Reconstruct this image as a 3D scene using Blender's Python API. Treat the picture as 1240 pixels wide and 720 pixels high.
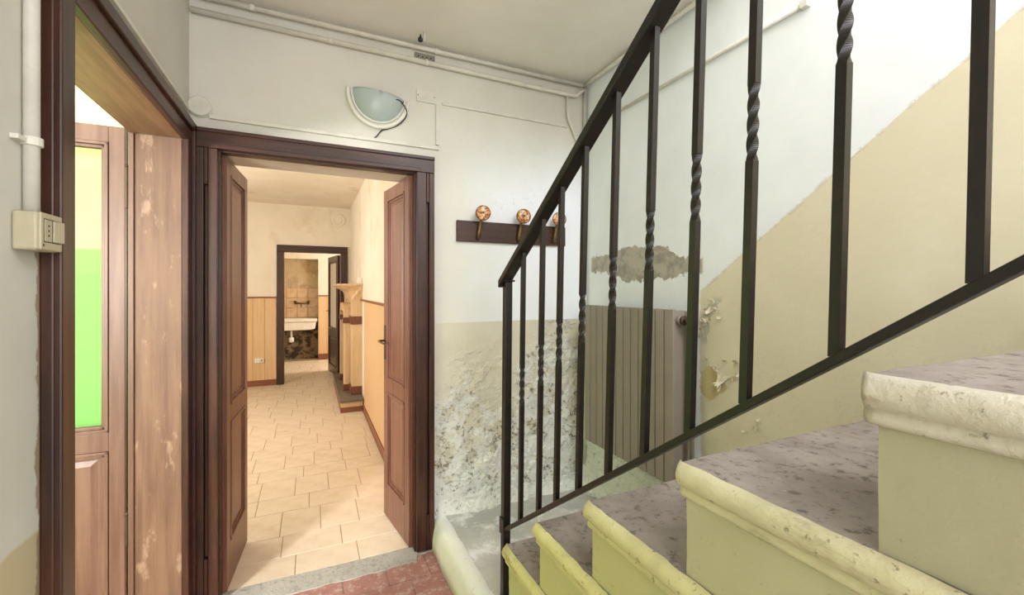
import bpy, bmesh, math, random
from mathutils import Vector, Matrix, noise as mn
PI = math.pi
random.seed(7)
for o in list(bpy.data.objects): bpy.data.objects.remove(o)
C = bpy.context.scene.collection
S = bpy.context.scene

# ------------------------------------------------------------------ camera
CH = 1.40; FPX = 524.0; YAW = math.radians(24.9); HZ = 350.0
cam = bpy.data.objects.new('camera', bpy.data.cameras.new('camera')); C.objects.link(cam)
cam.location = (0, 0, CH); cam.rotation_euler = (PI/2, 0, -YAW)
cam.data.sensor_width = 36; cam.data.lens = FPX/1240*36; cam.data.shift_y = -(360-HZ)/1240
cam.data.clip_start = 0.02
S.camera = cam
# ------------------------------------------------------------------ world, lights, exposure
w = bpy.data.worlds.new('world'); S.world = w; w.use_nodes = True
w.node_tree.nodes['Background'].inputs[0].default_value = (1.0, 0.985, 0.95, 1)
w.node_tree.nodes['Background'].inputs[1].default_value = 1.15
def area(name, loc, target, sx, sy, power, col):
    l = bpy.data.lights.new(name, 'AREA'); l.shape = 'RECTANGLE'; l.size = sx; l.size_y = sy
    l.energy = power; l.color = col
    o = bpy.data.objects.new(name, l); C.objects.link(o); o.location = loc
    o.rotation_euler = (Vector(target)-Vector(loc)).to_track_quat('-Z', 'Y').to_euler()
    return o
area('stairwell_daylight', (0.9, -1.3, 3.7), (1.2, 1.0, 1.3), 1.4, 1.2, 34, (0.95, 0.96, 1.0))
area('hall_fill_light', (0.15, -1.45, 1.75), (0.9, 2.0, 1.5), 0.9, 1.3, 13, (0.96, 0.96, 1.0))  # fill lamp added behind the camera to brighten front and right walls
area('green_room_window_daylight', (-2.33, -0.45, 1.6), (-0.2, 2.6, 0.6), 0.40, 0.7, 92, (1.0, 0.98, 0.97))
area('green_room_ceiling_bounce', (-1.6, 1.2, 2.55), (-1.6, 1.6, 0), 1.0, 1.4, 8, (1.0, 0.98, 0.95))
area('far_room_window_daylight', (-2.1, 4.6, 1.6), (0.5, 4.9, 1.3), 2.4, 1.5, 40, (1.0, 0.94, 0.85))
area('kitchen_fill_light', (1.9, 8.3, 1.7), (0, 9.0, 1.0), 1.2, 1.2, 36, (1.0, 0.92, 0.80))  # unseen fill lamp added to brighten the kitchen, no window there
S.view_settings.view_transform = 'Standard'; S.view_settings.look = 'None'
S.view_settings.exposure = 0.92; S.view_settings.gamma = 1.0
S.view_settings.use_curve_mapping = False

# ------------------------------------------------------------------ helpers: projection of measurements
def ray(u, v):
    r = (u-620)/FPX; c, s = math.cos(YAW), math.sin(YAW)
    return Vector((s+r*c, c-r*s, (HZ-v)/FPX))
def on(u, v, ax, val):
    d = ray(u, v); t = (val-(CH if ax == 2 else 0))/d[ax]
    return Vector((0, 0, CH))+d*t

# ------------------------------------------------------------------ helpers: node materials
class V:
    def __init__(s, g, k): s.g = g; s.k = k
    def _m(a, op, b=None, c=None):
        n = a.g.t.nodes.new('ShaderNodeMath'); n.operation = op
        for i, x in enumerate((a, b, c)):
            if x is None: continue
            if isinstance(x, V): a.g.t.links.new(x.k, n.inputs[i])
            else: n.inputs[i].default_value = x
        return V(a.g, n.outputs[0])
    def __add__(a, b): return a._m('ADD', b)
    def __sub__(a, b): return a._m('SUBTRACT', b)
    def __mul__(a, b): return a._m('MULTIPLY', b)
    def __rsub__(a, b): return (a*-1.0)+b
    __radd__ = __add__; __rmul__ = __mul__
    def min(a, b): return a._m('MINIMUM', b)
    def max(a, b): return a._m('MAXIMUM', b)
    def abs(a): return a._m('ABSOLUTE')
    def step(a, lo, hi):
        n = a.g.t.nodes.new('ShaderNodeMapRange'); n.interpolation_type = 'SMOOTHSTEP'
        a.g.t.links.new(a.k, n.inputs[0]); n.inputs[1].default_value = lo; n.inputs[2].default_value = hi
        if lo > hi:
            n.inputs[1].default_value = hi; n.inputs[2].default_value = lo
            n.inputs[3].default_value = 1; n.inputs[4].default_value = 0
        return V(a.g, n.outputs[0])
class G:
    def __init__(s, name, rough=0.8, metal=0.0):
        s.m = bpy.data.materials.new(name); s.m.use_nodes = True; s.t = s.m.node_tree
        s.b = s.t.nodes['Principled BSDF']; s.b.inputs['Roughness'].default_value = rough
        s.b.inputs['Metallic'].default_value = metal
        s.tc = s.t.nodes.new('ShaderNodeTexCoord')
        sp = s.t.nodes.new('ShaderNodeSeparateXYZ'); s.t.links.new(s.tc.outputs['Object'], sp.inputs[0])
        s.x, s.y, s.z = [V(s, sp.outputs[i]) for i in range(3)]
    def noise(s, scale, detail=4, rough=0.55, stretch=None, off=None):
        n = s.t.nodes.new('ShaderNodeTexNoise'); n.inputs['Scale'].default_value = scale
        n.inputs['Detail'].default_value = detail; n.inputs['Roughness'].default_value = rough
        mp = s.t.nodes.new('ShaderNodeMapping'); s.t.links.new(s.tc.outputs['Object'], mp.inputs[0])
        if stretch: mp.inputs['Scale'].default_value = stretch
        if off: mp.inputs['Location'].default_value = off
        s.t.links.new(mp.outputs[0], n.inputs['Vector'])
        return V(s, n.outputs['Fac'])
    def rnd(s):
        n = s.t.nodes.new('ShaderNodeObjectInfo'); return V(s, n.outputs['Random'])
    def mix(s, f, a, b):
        n = s.t.nodes.new('ShaderNodeMix'); n.data_type = 'RGBA'
        if isinstance(f, V): s.t.links.new(f.k, n.inputs[0])
        else: n.inputs[0].default_value = f
        for i, x in ((6, a), (7, b)):
            if isinstance(x, V): s.t.links.new(x.k, n.inputs[i])
            else: n.inputs[i].default_value = (*x, 1)
        return V(s, n.outputs[2])
    def col(s, c):
        if isinstance(c, V): s.t.links.new(c.k, s.b.inputs['Base Color'])
        else: s.b.inputs['Base Color'].default_value = (*c, 1)
    def rough(s, v): s.t.links.new(v.k, s.b.inputs['Roughness'])
    def bump(s, h, st=0.3, dist=0.01):
        n = s.t.nodes.new('ShaderNodeBump'); n.inputs['Strength'].default_value = st
        n.inputs['Distance'].default_value = dist; s.t.links.new(h.k, n.inputs['Height'])
        s.t.links.new(n.outputs[0], s.b.inputs['Normal'])
def L(r, g, b):   # display 0..255 -> linear
    return tuple((x/255/12.92 if x/255 <= 0.04045 else ((x/255+0.055)/1.055)**2.4) for x in (r, g, b))
def simple(name, col, rough=0.6, metal=0.0, var=0.0, scale=20, bump=0.0, dark=None):
    g = G(name, rough, metal); n = g.noise(scale, 5)
    if var: g.col(g.mix(n.step(0.35, 0.7)*var, col, dark or tuple(c*0.5 for c in col)))
    else: g.col(col)
    if bump: g.bump(n, bump, 0.003)
    return g.m
def wood(name, a, b, rough=0.42, axis=2, scratch=None, coat=0.06):
    g = G(name, rough); st = [14, 14, 14]; st[axis] = 0.9
    n = g.noise(2.6, 6, 0.62, tuple(st)); big = g.noise(1.6, 3)
    c = g.mix((n*0.75+big*0.35).step(0.38, 0.72), a, b)
    if scratch:
        s2 = g.noise(16, 5, 0.7, tuple(1.0 if i != axis else 0.35 for i in range(3)))
        c = g.mix(s2.step(0.56, 0.68)*0.6, c, scratch)
    g.col(c); g.bump(n, 0.12, 0.002)
    g.b.inputs['Coat Weight'].default_value = coat; g.b.inputs['Coat Roughness'].default_value = 0.25
    return g.m
M = {}
DW1, DW2 = L(42, 20, 12), L(78, 42, 28)
M['dark_wood'] = wood('dark_varnished_wood', DW1, DW2, 0.38)
M['dark_wood_x'] = wood('dark_varnished_wood_across', DW1, DW2, 0.38, 0)
M['dark_wood_y'] = wood('dark_varnished_wood_deep', DW1, DW2, 0.38, 1)
M['leaf_wood'] = wood('door_leaf_wood', L(100, 60, 46), L(132, 88, 70), 0.40)
M['jamb_wood'] = wood('worn_jamb_wood', L(98, 68, 52), L(124, 92, 72), 0.55, 2, L(168, 138, 116))
M['soffit_wood'] = wood('worn_soffit_wood', L(132, 94, 72), L(164, 124, 98), 0.5, 1)
M['glass_leaf_wood'] = wood('pale_brown_leaf_wood', L(98, 66, 54), L(122, 90, 76), 0.45)
M['plank'] = None
g = G('pine_plank', 0.5); n = g.noise(2.2, 5, 0.6, (16, 16, 0.8))
c = g.mix(n.step(0.35, 0.7), L(230, 194, 152), L(212, 172, 126)); c = g.mix(g.rnd()*0.35, c, L(236, 196, 142)); g.col(c); M['plank'] = g.m
M['skirting'] = wood('brown_skirting_wood', L(128, 74, 48), L(150, 92, 62), 0.45, 0)
M['mantel_wood'] = wood('pale_mantel_wood', L(226, 194, 154), L(204, 168, 124), 0.45)
M['capital'] = simple('brown_capital_paint', L(120, 70, 50), 0.45, 0, 0.4, 30)
M['iron'] = simple('dark_iron_paint', L(17, 13, 12), 0.42, 0.0, 0.7, 45, 0.25, L(32, 21, 16))
M['pvc'] = simple('white_pipe_paint', L(222, 218, 206), 0.5, 0, 0.25, 14)
M['cable'] = simple('dark_cable', L(34, 34, 36), 0.5)
M['brass'] = simple('dull_brass', L(120, 96, 62), 0.38, 0.7, 0.5, 60)
M['hinge_metal'] = simple('grey_hinge_metal', L(88, 74, 62), 0.4, 0.6, 0.4, 60)
M['socket_plastic'] = simple('yellowed_plastic', L(186, 176, 148), 0.45, 0, 0.2, 30)
M['hole'] = simple('black_hole', (0.01, 0.01, 0.01), 0.8)
M['radiator'] = simple('taupe_radiator_enamel', L(150, 140, 128), 0.42, 0.0, 0.3, 7, 0, L(134, 122, 110))
M['lamp_white'] = simple('white_lamp_metal', L(232, 230, 220), 0.4)
M['white_enamel'] = simple('white_sink_enamel', L(240, 234, 220), 0.35, 0, 0.3, 9, 0, L(206, 186, 150))
M['outlet'] = simple('white_outlet_plastic', L(240, 236, 224), 0.4)
g = G('frosted_grey_glass', 0.28); g.col(L(190, 202, 200)); g.b.inputs['Transmission Weight'].default_value = 0.15; M['lamp_glass'] = g.m
g = G('clear_pane_glass', 0.03); g.col((1, 1, 1)); M['pane'] = g.m
tr = g.t.nodes.new('ShaderNodeBsdfTransparent'); tr.inputs[0].default_value = (0.93, 0.96, 0.94, 1)
gl = g.t.nodes.new('ShaderNodeBsdfGlossy'); gl.inputs[1].default_value = 0.04
mx = g.t.nodes.new('ShaderNodeMixShader'); mx.inputs[0].default_value = 0.06
g.t.links.new(tr.outputs[0], mx.inputs[1]); g.t.links.new(gl.outputs[0], mx.inputs[2]); g.t.links.new(mx.outputs[0], g.t.nodes['Material Output'].inputs[0])
g = G('frosted_door_pane', 0.5); g.col(L(214, 204, 188)); M['frost'] = g.m
# concrete / stair materials
def concrete(name, a, b, cspots, sc=1.0):
    g = G(name, 0.82); n = g.noise(5*sc, 7, 0.65); f = g.noise(40*sc, 5, 0.7)
    c = g.mix(n.step(0.3, 0.7), a, b); c = g.mix(f.step(0.53, 0.66)*0.75, c, cspots); c = g.mix(g.noise(60, 4, 0.6, None, (1, 4, 2)).step(0.64, 0.72)*0.3, c, L(196, 188, 176)); g.col(c)
    g.bump(f*0.9+n*0.6, 0.7, 0.008); return g.m
M['tread'] = concrete('worn_dark_tread_cement', L(166, 156, 148), L(134, 124, 116), L(94, 84, 76))
M['threshold'] = concrete('grey_threshold_cement', L(188, 184, 176), L(166, 162, 154), L(140, 134, 124))
g = G('platform_cement', 0.8); n = g.noise(4, 7, 0.65); f = g.noise(38, 5, 0.7); h = g.noise(7, 6, 0.7, None, (3, 1, 0))
c = g.mix(n.step(0.35, 0.65), L(176, 176, 170), L(200, 198, 190)); c = g.mix(h.step(0.5, 0.68)*0.8, c, L(240, 240, 242)); c = g.mix(f.step(0.6, 0.75)*0.6, c, L(110, 108, 100)); g.col(c); g.bump(f+n, 0.5, 0.006); M['platform'] = g.m
g = G('whitewashed_edge', 0.85); f = g.noise(45, 5, 0.7); g.col(g.mix(f.step(0.58, 0.75)*0.5, L(238, 238, 232), L(176, 170, 156))); g.bump(f, 0.6, 0.008); M['white_edge'] = g.m
def stair_paint(i, a):
    g = G('stair_side_paint_%s' % 'abcdef'[i], 0.6); n = g.noise(4, 5); f = g.noise(60, 5, 0.7)
    c = g.mix(n.step(0.3, 0.7)*0.45, a, tuple(x*0.8 for x in a)); c = g.mix(f.step(0.62, 0.7)*0.4, c, L(130, 120, 84)); c = g.mix(g.noise(8, 7, 0.7, None, (i, 3, 1)).step(0.6, 0.72)*0.35, c, L(150, 140, 104)); g.col(c)
    g.bump(f*0.4+n, 0.35, 0.006); return g.m
stair_cols = [L(206, 202, 146), L(206, 202, 146), L(202, 198, 146), L(194, 190, 154), L(176, 173, 144), L(176, 173, 144)]
M['stair'] = [stair_paint(i, c) for i, c in enumerate(stair_cols)]
def stair_nose(i, a):
    g = G('stair_moulding_paint_%s' % 'abcdef'[i], 0.5); n = g.noise(9, 6, 0.65); f = g.noise(55, 5, 0.7)
    st_ = g.noise(7, 7, 0.72, (1, 0.6, 2.5), (2, i, 1)); c = g.mix(n.step(0.45, 0.7)*0.45, a, tuple(x*0.72 for x in a)); c = g.mix(st_.step(0.55, 0.68)*0.6, c, L(150, 136, 104)); c = g.mix(f.step(0.60, 0.68)*0.7, c, L(112, 98, 74)); g.col(c)
    g.bump(f*0.8+n, 0.6, 0.006); return g.m
nose_cols = [L(222, 216, 152), L(222, 216, 154), L(218, 212, 160), L(212, 206, 168), L(206, 200, 182), L(206, 200, 182)]
M['nose'] = [stair_nose(i, c) for i, c in enumerate(nose_cols)]
# tiles
g = G('beige_stone_tile', 0.42); n = g.noise(7, 6, 0.65); n2 = g.noise(2.5, 5, 0.7, (1, 3, 1))
c = g.mix(n.step(0.35, 0.7), L(230, 213, 190), L(216, 196, 170)); c = g.mix(n2.step(0.5, 0.62)*0.3, c, L(198, 170, 136)); c = g.mix(g.rnd()*0.3, c, L(232, 216, 192)); g.col(c); M['tile'] = g.m
M['grout'] = simple('brown_grout', L(172, 146, 118), 0.85)
g = G('dusty_red_tile', 0.6); n = g.noise(5, 6, 0.65); f = g.noise(22, 6, 0.7)
c = g.mix(n.step(0.3, 0.7), L(172, 126, 120), L(156, 106, 100)); c = g.mix(f.step(0.50, 0.62)*0.7, c, L(196, 172, 164)); c = g.mix(n.step(0.60, 0.66)*0.7, c, L(186, 176, 164)); g.col(c); g.bump(f, 0.2, 0.003); M['red_tile'] = g.m
# plasters
def plaster(name, a, b, bump=0.25, extra=None, rough=0.9):
    g = G(name, rough); n = g.noise(2.2, 6, 0.6); f = g.noise(16, 6, 0.6)
    c = g.mix(n.step(0.3, 0.7), a, b)
    hgt = n*1.0+f*0.25
    if extra: c, hgt = extra(g, c, n, f, hgt)
    g.col(c); g.bump(hgt, bump, 0.012); return g.m
M['ceiling'] = plaster('ceiling_plaster', L(240, 236, 227), L(230, 226, 215), 0.2)
def ex_left(g, c, n, f, h):
    c = g.mix((g.z+n*0.08).step(0.975, 0.965), c, L(196, 180, 146))
    edge = (g.y-1.146+(f-0.5)*0.05).step(0.0, 0.006)*(g.y-1.3).step(0.02, 0.0)*(g.z-1.6).step(0.1, 0)
    c = g.mix(edge*0.8, c, L(142, 116, 84)); return c, h
M['wall_left'] = plaster('left_wall_plaster', L(214, 211, 202), L(202, 198, 186), 0.3, ex_left)
def ex_front(g, c, n, f, h):
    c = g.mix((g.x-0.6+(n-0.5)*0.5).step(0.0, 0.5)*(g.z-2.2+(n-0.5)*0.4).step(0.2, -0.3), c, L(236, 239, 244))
    low = (g.z-1.215+(n-0.5)*0.012).step(0.003, -0.003)
    c = g.mix(low, c, g.mix(n.step(0.3, 0.7), L(216, 210, 192), L(204, 197, 178)))
    big = g.noise(3.2, 6, 0.7, None, (5, 2, 1)); fine = g.noise(42, 7, 0.75); fine2 = g.noise(12, 7, 0.72, None, (1, 7, 2))
    zone = ((1.15-g.z)*0.45+(g.x-0.6)*0.22+(big-0.5)*1.3)
    pe = zone.step(0.16, 0.36)*low
    c = g.mix(pe*fine2.step(0.44, 0.54)*0.9, c, L(234, 234, 230))
    c = g.mix(pe*fine.step(0.50, 0.58)*fine2.step(0.56, 0.46)*0.95, c, L(112, 106, 92))
    c = g.mix(pe*big.step(0.52, 0.66)*0.35, c, L(150, 146, 136))
    c = g.mix(low*(g.z-0.48+(big-0.5)*0.5-(g.x-1.2)*0.25).step(0.06, -0.06)*fine.step(0.60, 0.5)*0.85, c, L(230, 230, 226))
    up = (g.z-1.9+(n-0.5)*0.8).abs().step(0.16, 0.05)*(g.x-1.1).abs().step(0.3, 0.1)*fine.step(0.55, 0.65)
    c = g.mix(up*0.5, c, L(196, 196, 194))
    gr = (g.x-1.48+(big-0.5)*0.3).step(0.0, 0.05)*low*(g.z-1.05).step(0, 0.1)*fine2.step(0.45, 0.6)
    c = g.mix(gr*0.6, c, L(164, 184, 164))
    return c, h+pe*(fine*1.6+fine2*1.2)
M['wall_front'] = plaster('front_wall_plaster', L(222, 219, 209), L(213, 209, 198), 0.55, ex_front)
def ex_right(g, c, n, f, h):
    fine = g.noise(18, 7, 0.72); big = g.noise(4.0, 6, 0.6, None, (2, 2, 2))
    s = g.z-1.40-(1.40-g.y)*0.72+(fine-0.5)*0.02+(big-0.5)*0.03
    cream = s.step(0.003, -0.003)*(g.y-1.41+(fine-0.5)*0.05).step(0.004, -0.004)
    line = s.abs().step(0.012, 0.004)*(fine-0.5).step(0.0, 0.05)
    c = g.mix(cream, c, g.mix(n.step(0.3, 0.7), L(226, 218, 194), L(216, 207, 180)))
    c = g.mix(line*0.4*(g.y-1.385).step(0.0, -0.02), c, L(178, 168, 146))
    edge = (g.y-1.83).abs()*0.13+(g.z-1.525+(g.y-1.8)*-0.04).abs()
    patch = (0.095-edge+(fine-0.5)*0.11+(big-0.5)*0.16).step(0.0, 0.006)*(g.y-1.39).step(0, 0.02)*(g.y-2.26).step(0.0, -0.02)
    c = g.mix(patch, c, g.mix(f.step(0.4, 0.65), L(182, 176, 164), L(150, 144, 132)))
    lowp = (g.z-0.62+(big-0.5)*0.3).step(0.03, -0.03)*(g.y-1.37).step(0, 0.04)
    c = g.mix(lowp*fine.step(0.62, 0.72)*0.6, c, L(140, 134, 122))
    oc = (((g.y-1.365).abs()*0.8+(g.z-0.985).abs())*-1.0+0.085+(fine-0.5)*0.08).step(0.0, 0.006)*cream
    c = g.mix(oc, c, L(204, 186, 138))
    fl = (((g.y-1.375)*1.0+(g.z-1.26)*0.4).abs()*-1.0+0.030+(fine-0.5)*0.12).step(0, 0.006)*((g.z-1.26).abs()).step(0.12, 0.08)*cream
    c = g.mix(fl*0.9, c, L(178, 176, 160)); cr = (g.noise(5, 6, 0.75, None, (9, 1, 1))-0.5).abs().step(0.006, 0.0)*cream*(g.z-0.9).abs().step(0.6, 0.1); c = g.mix(cr*0.35, c, L(160, 150, 126))
    return c, h-patch*0.8-oc*0.8+lowp*fine*2.0
M['wall_right'] = plaster('right_wall_plaster', L(240, 243, 246), L(230, 234, 237), 0.4, ex_right)
def ex_green(g, c, n, f, h):
    return g.mix((g.z-1.575+(n-0.5)*0.01).step(0.008, -0.008), c, L(160, 222, 128)), h
M['green_room'] = plaster('green_room_paint', L(238, 238, 180), L(234, 234, 172), 0.1, ex_green)
def ex_far(g, c, n, f, h):
    k = g.noise(2.0, 7, 0.7, (1, 1, 0.6), (4, 0, 0)); c = g.mix(k.step(0.55, 0.68)*0.45, c, L(206, 178, 138)); return c, h
M['far_room'] = plaster('far_room_plaster', L(240, 230, 214), L(232, 220, 200), 0.35, ex_far)
M['lintel_plaster'] = plaster('lintel_plaster', L(222, 212, 198), L(212, 202, 188), 0.2)
def ex_kit(g, c, n, f, h):
    k = g.noise(3.0, 7, 0.7, None, (4, 0, 0)); c = g.mix(k.step(0.48, 0.6)*0.7, c, L(170, 142, 108))
    low = (g.z-0.82).step(0.01, -0.01); m = g.noise(6, 6, 0.7); c = g.mix(low, c, g.mix(m.step(0.45, 0.55), L(58, 46, 32), L(128, 108, 82)))
    return c, h
M['niche'] = plaster('stained_niche_plaster', L(208, 188, 154), L(190, 166, 128), 0.5, ex_kit)
g = G('kitchen_wall_tile', 0.3); n = g.noise(5, 4); g.col(g.mix(g.mix(n.step(0.4, 0.65), (0, 0, 0), (1, 1, 1)), L(214, 182, 140), L(196, 158, 116))); M['wall_tile'] = g.m

# ------------------------------------------------------------------ helpers: mesh
class MB:
    def __init__(s): s.b = bmesh.new()
    def box(s, x0, x1, y0, y1, z0, z1):
        vs = [s.b.verts.new((x, y, z)) for x in (x0, x1) for y in (y0, y1) for z in (z0, z1)]
        for f in ((0,1,3,2),(4,6,7,5),(0,4,5,1),(2,3,7,6),(0,2,6,4),(1,5,7,3)): s.b.faces.new([vs[i] for i in f])
        return s
    def tube(s, pts, r, n=10, cap=True, radii=None):
        pts = [Vector(p) for p in pts]; rings = []; up = None
        for i, p in enumerate(pts):
            t = (pts[min(i+1, len(pts)-1)]-pts[max(i-1, 0)]).normalized()
            if up is None:
                up = Vector((0,0,1)) if abs(t.z) < 0.9 else Vector((1,0,0))
            a = t.cross(up).normalized(); up = a.cross(t).normalized()
            rr = radii[i] if radii else r
            rings.append([s.b.verts.new(p+(a*math.cos(k*2*PI/n)+up*math.sin(k*2*PI/n))*rr) for k in range(n)])
        for A, B in zip(rings, rings[1:]):
            for k in range(n): s.b.faces.new((A[k], A[(k+1)%n], B[(k+1)%n], B[k]))
        if cap: s.b.faces.new(rings[0][::-1]); s.b.faces.new(rings[-1])
        return s
    def prism(s, poly, d):        # poly: list of 3D points, extruded by d
        d = Vector(d); a = [s.b.verts.new(p) for p in poly]; b = [s.b.verts.new(Vector(p)+d) for p in poly]
        n = len(a); s.b.faces.new(a[::-1]); s.b.faces.new(b)
        for k in range(n): s.b.faces.new((a[k], a[(k+1)%n], b[(k+1)%n], b[k]))
        return s
    def lathe(s, prof, org, axis, n=28):   # prof [(r, h)]
        ax = Vector(axis).normalized(); u = ax.orthogonal().normalized(); v = ax.cross(u); org = Vector(org)
        R = [[s.b.verts.new(org+ax*h+(u*math.cos(k*2*PI/n)+v*math.sin(k*2*PI/n))*max(r, 1e-4)) for k in range(n)] for r, h in prof]
        for A, B in zip(R, R[1:]):
            for k in range(n): s.b.faces.new((A[k], A[(k+1)%n], B[(k+1)%n], B[k]))
        s.b.faces.new(R[0][::-1]); s.b.faces.new(R[-1]); return s
    def grid(s, o, du, dv, nu, nv, fn):    # displaced sheet
        o, du, dv = Vector(o), Vector(du), Vector(dv); nrm = du.cross(dv).normalized()
        vs = [[s.b.verts.new((lambda p: p+nrm*fn(p))(o+du*(i/nu)+dv*(j/nv))) for j in range(nv+1)] for i in range(nu+1)]
        for i in range(nu):
            for j in range(nv): s.b.faces.new((vs[i][j], vs[i+1][j], vs[i+1][j+1], vs[i][j+1]))
        return s
    def build(s, name, mat, parent=None, loc=None, rot=None, smooth=False, bevel=0, seg=2):
        bmesh.ops.recalc_face_normals(s.b, faces=s.b.faces)
        me = bpy.data.meshes.new(name); s.b.to_mesh(me); s.b.free()
        if smooth:
            for p in me.polygons: p.use_smooth = True
        me.materials.append(mat)
        o = bpy.data.objects.new(name, me); C.objects.link(o)
        if parent: o.parent = parent
        if loc is not None: o.location = loc
        if rot is not None: o.rotation_euler = rot
        if bevel:
            m = o.modifiers.new('bevel', 'BEVEL'); m.width = bevel; m.segments = seg; m.limit_method = 'ANGLE'
        return o
def tag(o, label=None, cat=None, group=None, kind=None):
    if label: o['label'] = label
    if cat: o['category'] = cat
    if group: o['group'] = group
    if kind: o['kind'] = kind
    return o
def empty(name, loc=(0,0,0), rz=0):
    o = bpy.data.objects.new(name, None); C.objects.link(o); o.location = loc; o.rotation_euler = (0,0,rz)
    o.empty_display_size = 0.1; return o
def share(src, name, loc, parent, rot=None, scale=None):
    o = src.copy(); o.name = name; C.objects.link(o); o.parent = parent; o.location = loc
    if rot is not None: o.rotation_euler = rot
    if scale is not None: o.scale = scale
    return o
def nz(p, s, off=0.0): return mn.noise(Vector(p)*s+Vector((off, off*1.7, -off)))
def fb(p, s, off=0.0, o=4): return mn.fractal(Vector(p)*s+Vector((off, off, off)), 0.9, 2.1, o)

# key planes (metres)
XL, XL2 = -0.483, -0.643        # left wall faces
YF, YF2 = 2.307, 2.56           # front wall faces
XR = 1.59                       # right wall
HC = 2.705                      # hall ceiling
DL0, DL1 = 1.245, 2.19          # left doorway along y
DF0, DF1 = -0.375, 0.505        # front doorway along x
DH = 2.02
PZ, PX = 0.16, 0.60             # platform top, edge
XFR = 0.556; YFR = 7.22; HFR = 2.655   # far room
YG = 2.45                       # far face of the green room

# ------------------------------------------------------------------ structure
b = MB().box(XL2, XL, -1.6, DL0-0.01, 0, 4.2).box(XL2, XL, DL1+0.01, YF, 0, 4.2).box(XL2, XL, DL0-0.01, DL1+0.01, DH+0.01, 4.2)
tag(b.build('wall_left', M['wall_left']), 'greyish white plaster wall left of the hall with the open doorway in it', 'wall', kind='structure')
def fdisp(p):
    z, x = p.z, p.x
    m = max(0, min(1, (1.18-z)*4))*max(0, min(1, (x-0.62)*8))
    zone = max(0, min(1, ((1.15-z)*0.45+(x-0.6)*0.22+fb(p, 2.2, 3)*0.35)*2.2))
    r = 0.0015*nz(p, 3)
    if m > 0:
        t = fb(p, 24, 1, 4); t2 = fb(p, 9, 7, 3)
        r += m*zone*(0.007*t+0.010*(1 if t2 > 0.05 else (-0.6 if t2 < -0.25 else t2)))
    return r
b = MB().box(XL2, DF0-0.005, YF, YF2, 0, 4.2).box(DF0-0.005, DF1+0.005, YF, YF2, DH+0.01, 4.2).box(DF1+0.005, XR+0.2, YF+0.014, YF2, 0, 4.2)
b.grid((DF1+0.005, YF, 0.0), (XR+0.01-DF1-0.005, 0, 0), (0, 0, 1.24), 150, 170, fdisp)
b.grid((DF1+0.005, YF, 1.24), (XR+0.01-DF1-0.005, 0, 0), (0, 0, 2.96), 24, 40, lambda p: 0.0)
wf = tag(b.build('wall_front', M['wall_front'], smooth=False), 'pale plaster wall around the double doorway, peeling and mouldy below the dado line', 'wall', kind='structure')
def rdisp(p):
    r = 0.002*nz(p, 2.5, 2)
    lw = max(0, min(1, (0.75-p.z)*3))*max(0, min(1, (p.y-1.35)*6))
    r += lw*(0.010*fb(p, 18, 5, 4)+0.010*fb(p, 7, 2, 3))
    return r
b = MB().box(XR+0.015, XR+0.2, -1.6, YF, 0, 4.2)
b.grid((XR, YF+0.01, 0.0), (0, -3.92, 0), (0, 0, 4.2), 200, 220, lambda p: rdisp(p))
wr = tag(b.build('wall_right', M['wall_right'], smooth=True), 'bluish white and cream stairwell wall with a slanting paint line and a bare patch', 'wall', kind='structure')
def lump(p, k):
    return 0.010+max(0, k)+0.012*fb(p, 20, 5, 4)+0.016*fb(p, 8, 2, 3)
M['rough_white'] = plaster('rough_whitewashed_plaster', L(242, 242, 238), L(228, 227, 220), 0.5, lambda g, c, n, f, h: (g.mix(g.noise(40, 6, 0.7).step(0.57, 0.66)*0.6, c, L(150, 145, 134)), h+g.noise(30, 6, 0.7)*2.0))
b = MB().grid((XR-0.002, YF+0.005, 0.10), (0, -1.0, 0), (0, 0, 0.46), 130, 60, lambda p: lump(p, (0.36-p.z)*0.22) if p.z < 0.52 else -0.004+0.012*fb(p, 20, 5, 4))
b.build('rough_plaster', M['rough_white'], wr)
b = MB().grid((PX+0.03, YF-0.0, 0.10), (XR-PX-0.03, 0, 0), (0, 0, 0.17), 140, 24, lambda p: lump(p, (0.22-p.z)*0.25)*min(1, (p.x-PX)*4) if p.z < 0.245 else -0.01)
b.build('rough_plaster', M['rough_white'], wf)
# ceiling (stairwell stays open)
b = MB().box(XL, XR, 1.15, YF, HC, HC+0.2).box(XL, 0.55, -1.6, 1.15, HC, HC+0.2)
tag(b.build('ceiling', M['ceiling']), 'off-white plaster ceiling of the hall', 'ceiling', kind='structure')
# hall floor with red tiles
fl = tag(MB().box(XL2, XR, -1.6, YF+0.04, -0.1, -0.006).build('floor', M['threshold']), 'worn hall floor of dusty red tiles', 'floor', kind='structure')
tw = 0.2
rt = None
for j in range(5):
    for i in range(6):
        x0 = XL+0.02+i*tw-(0.1 if j % 2 else 0); y0 = 2.30-(j+1)*tw
        x1 = min(x0+tw-0.003, PX-0.002); x0c = max(x0, XL+0.001)
        if x1-x0c < 0.02: continue
        if rt is None or True:
            MB().box(x0c, x1, y0, y0+tw-0.003, -0.012, 0.0+random.uniform(-.0008, .0008)).build('tile', M['red_tile'], fl)
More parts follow.
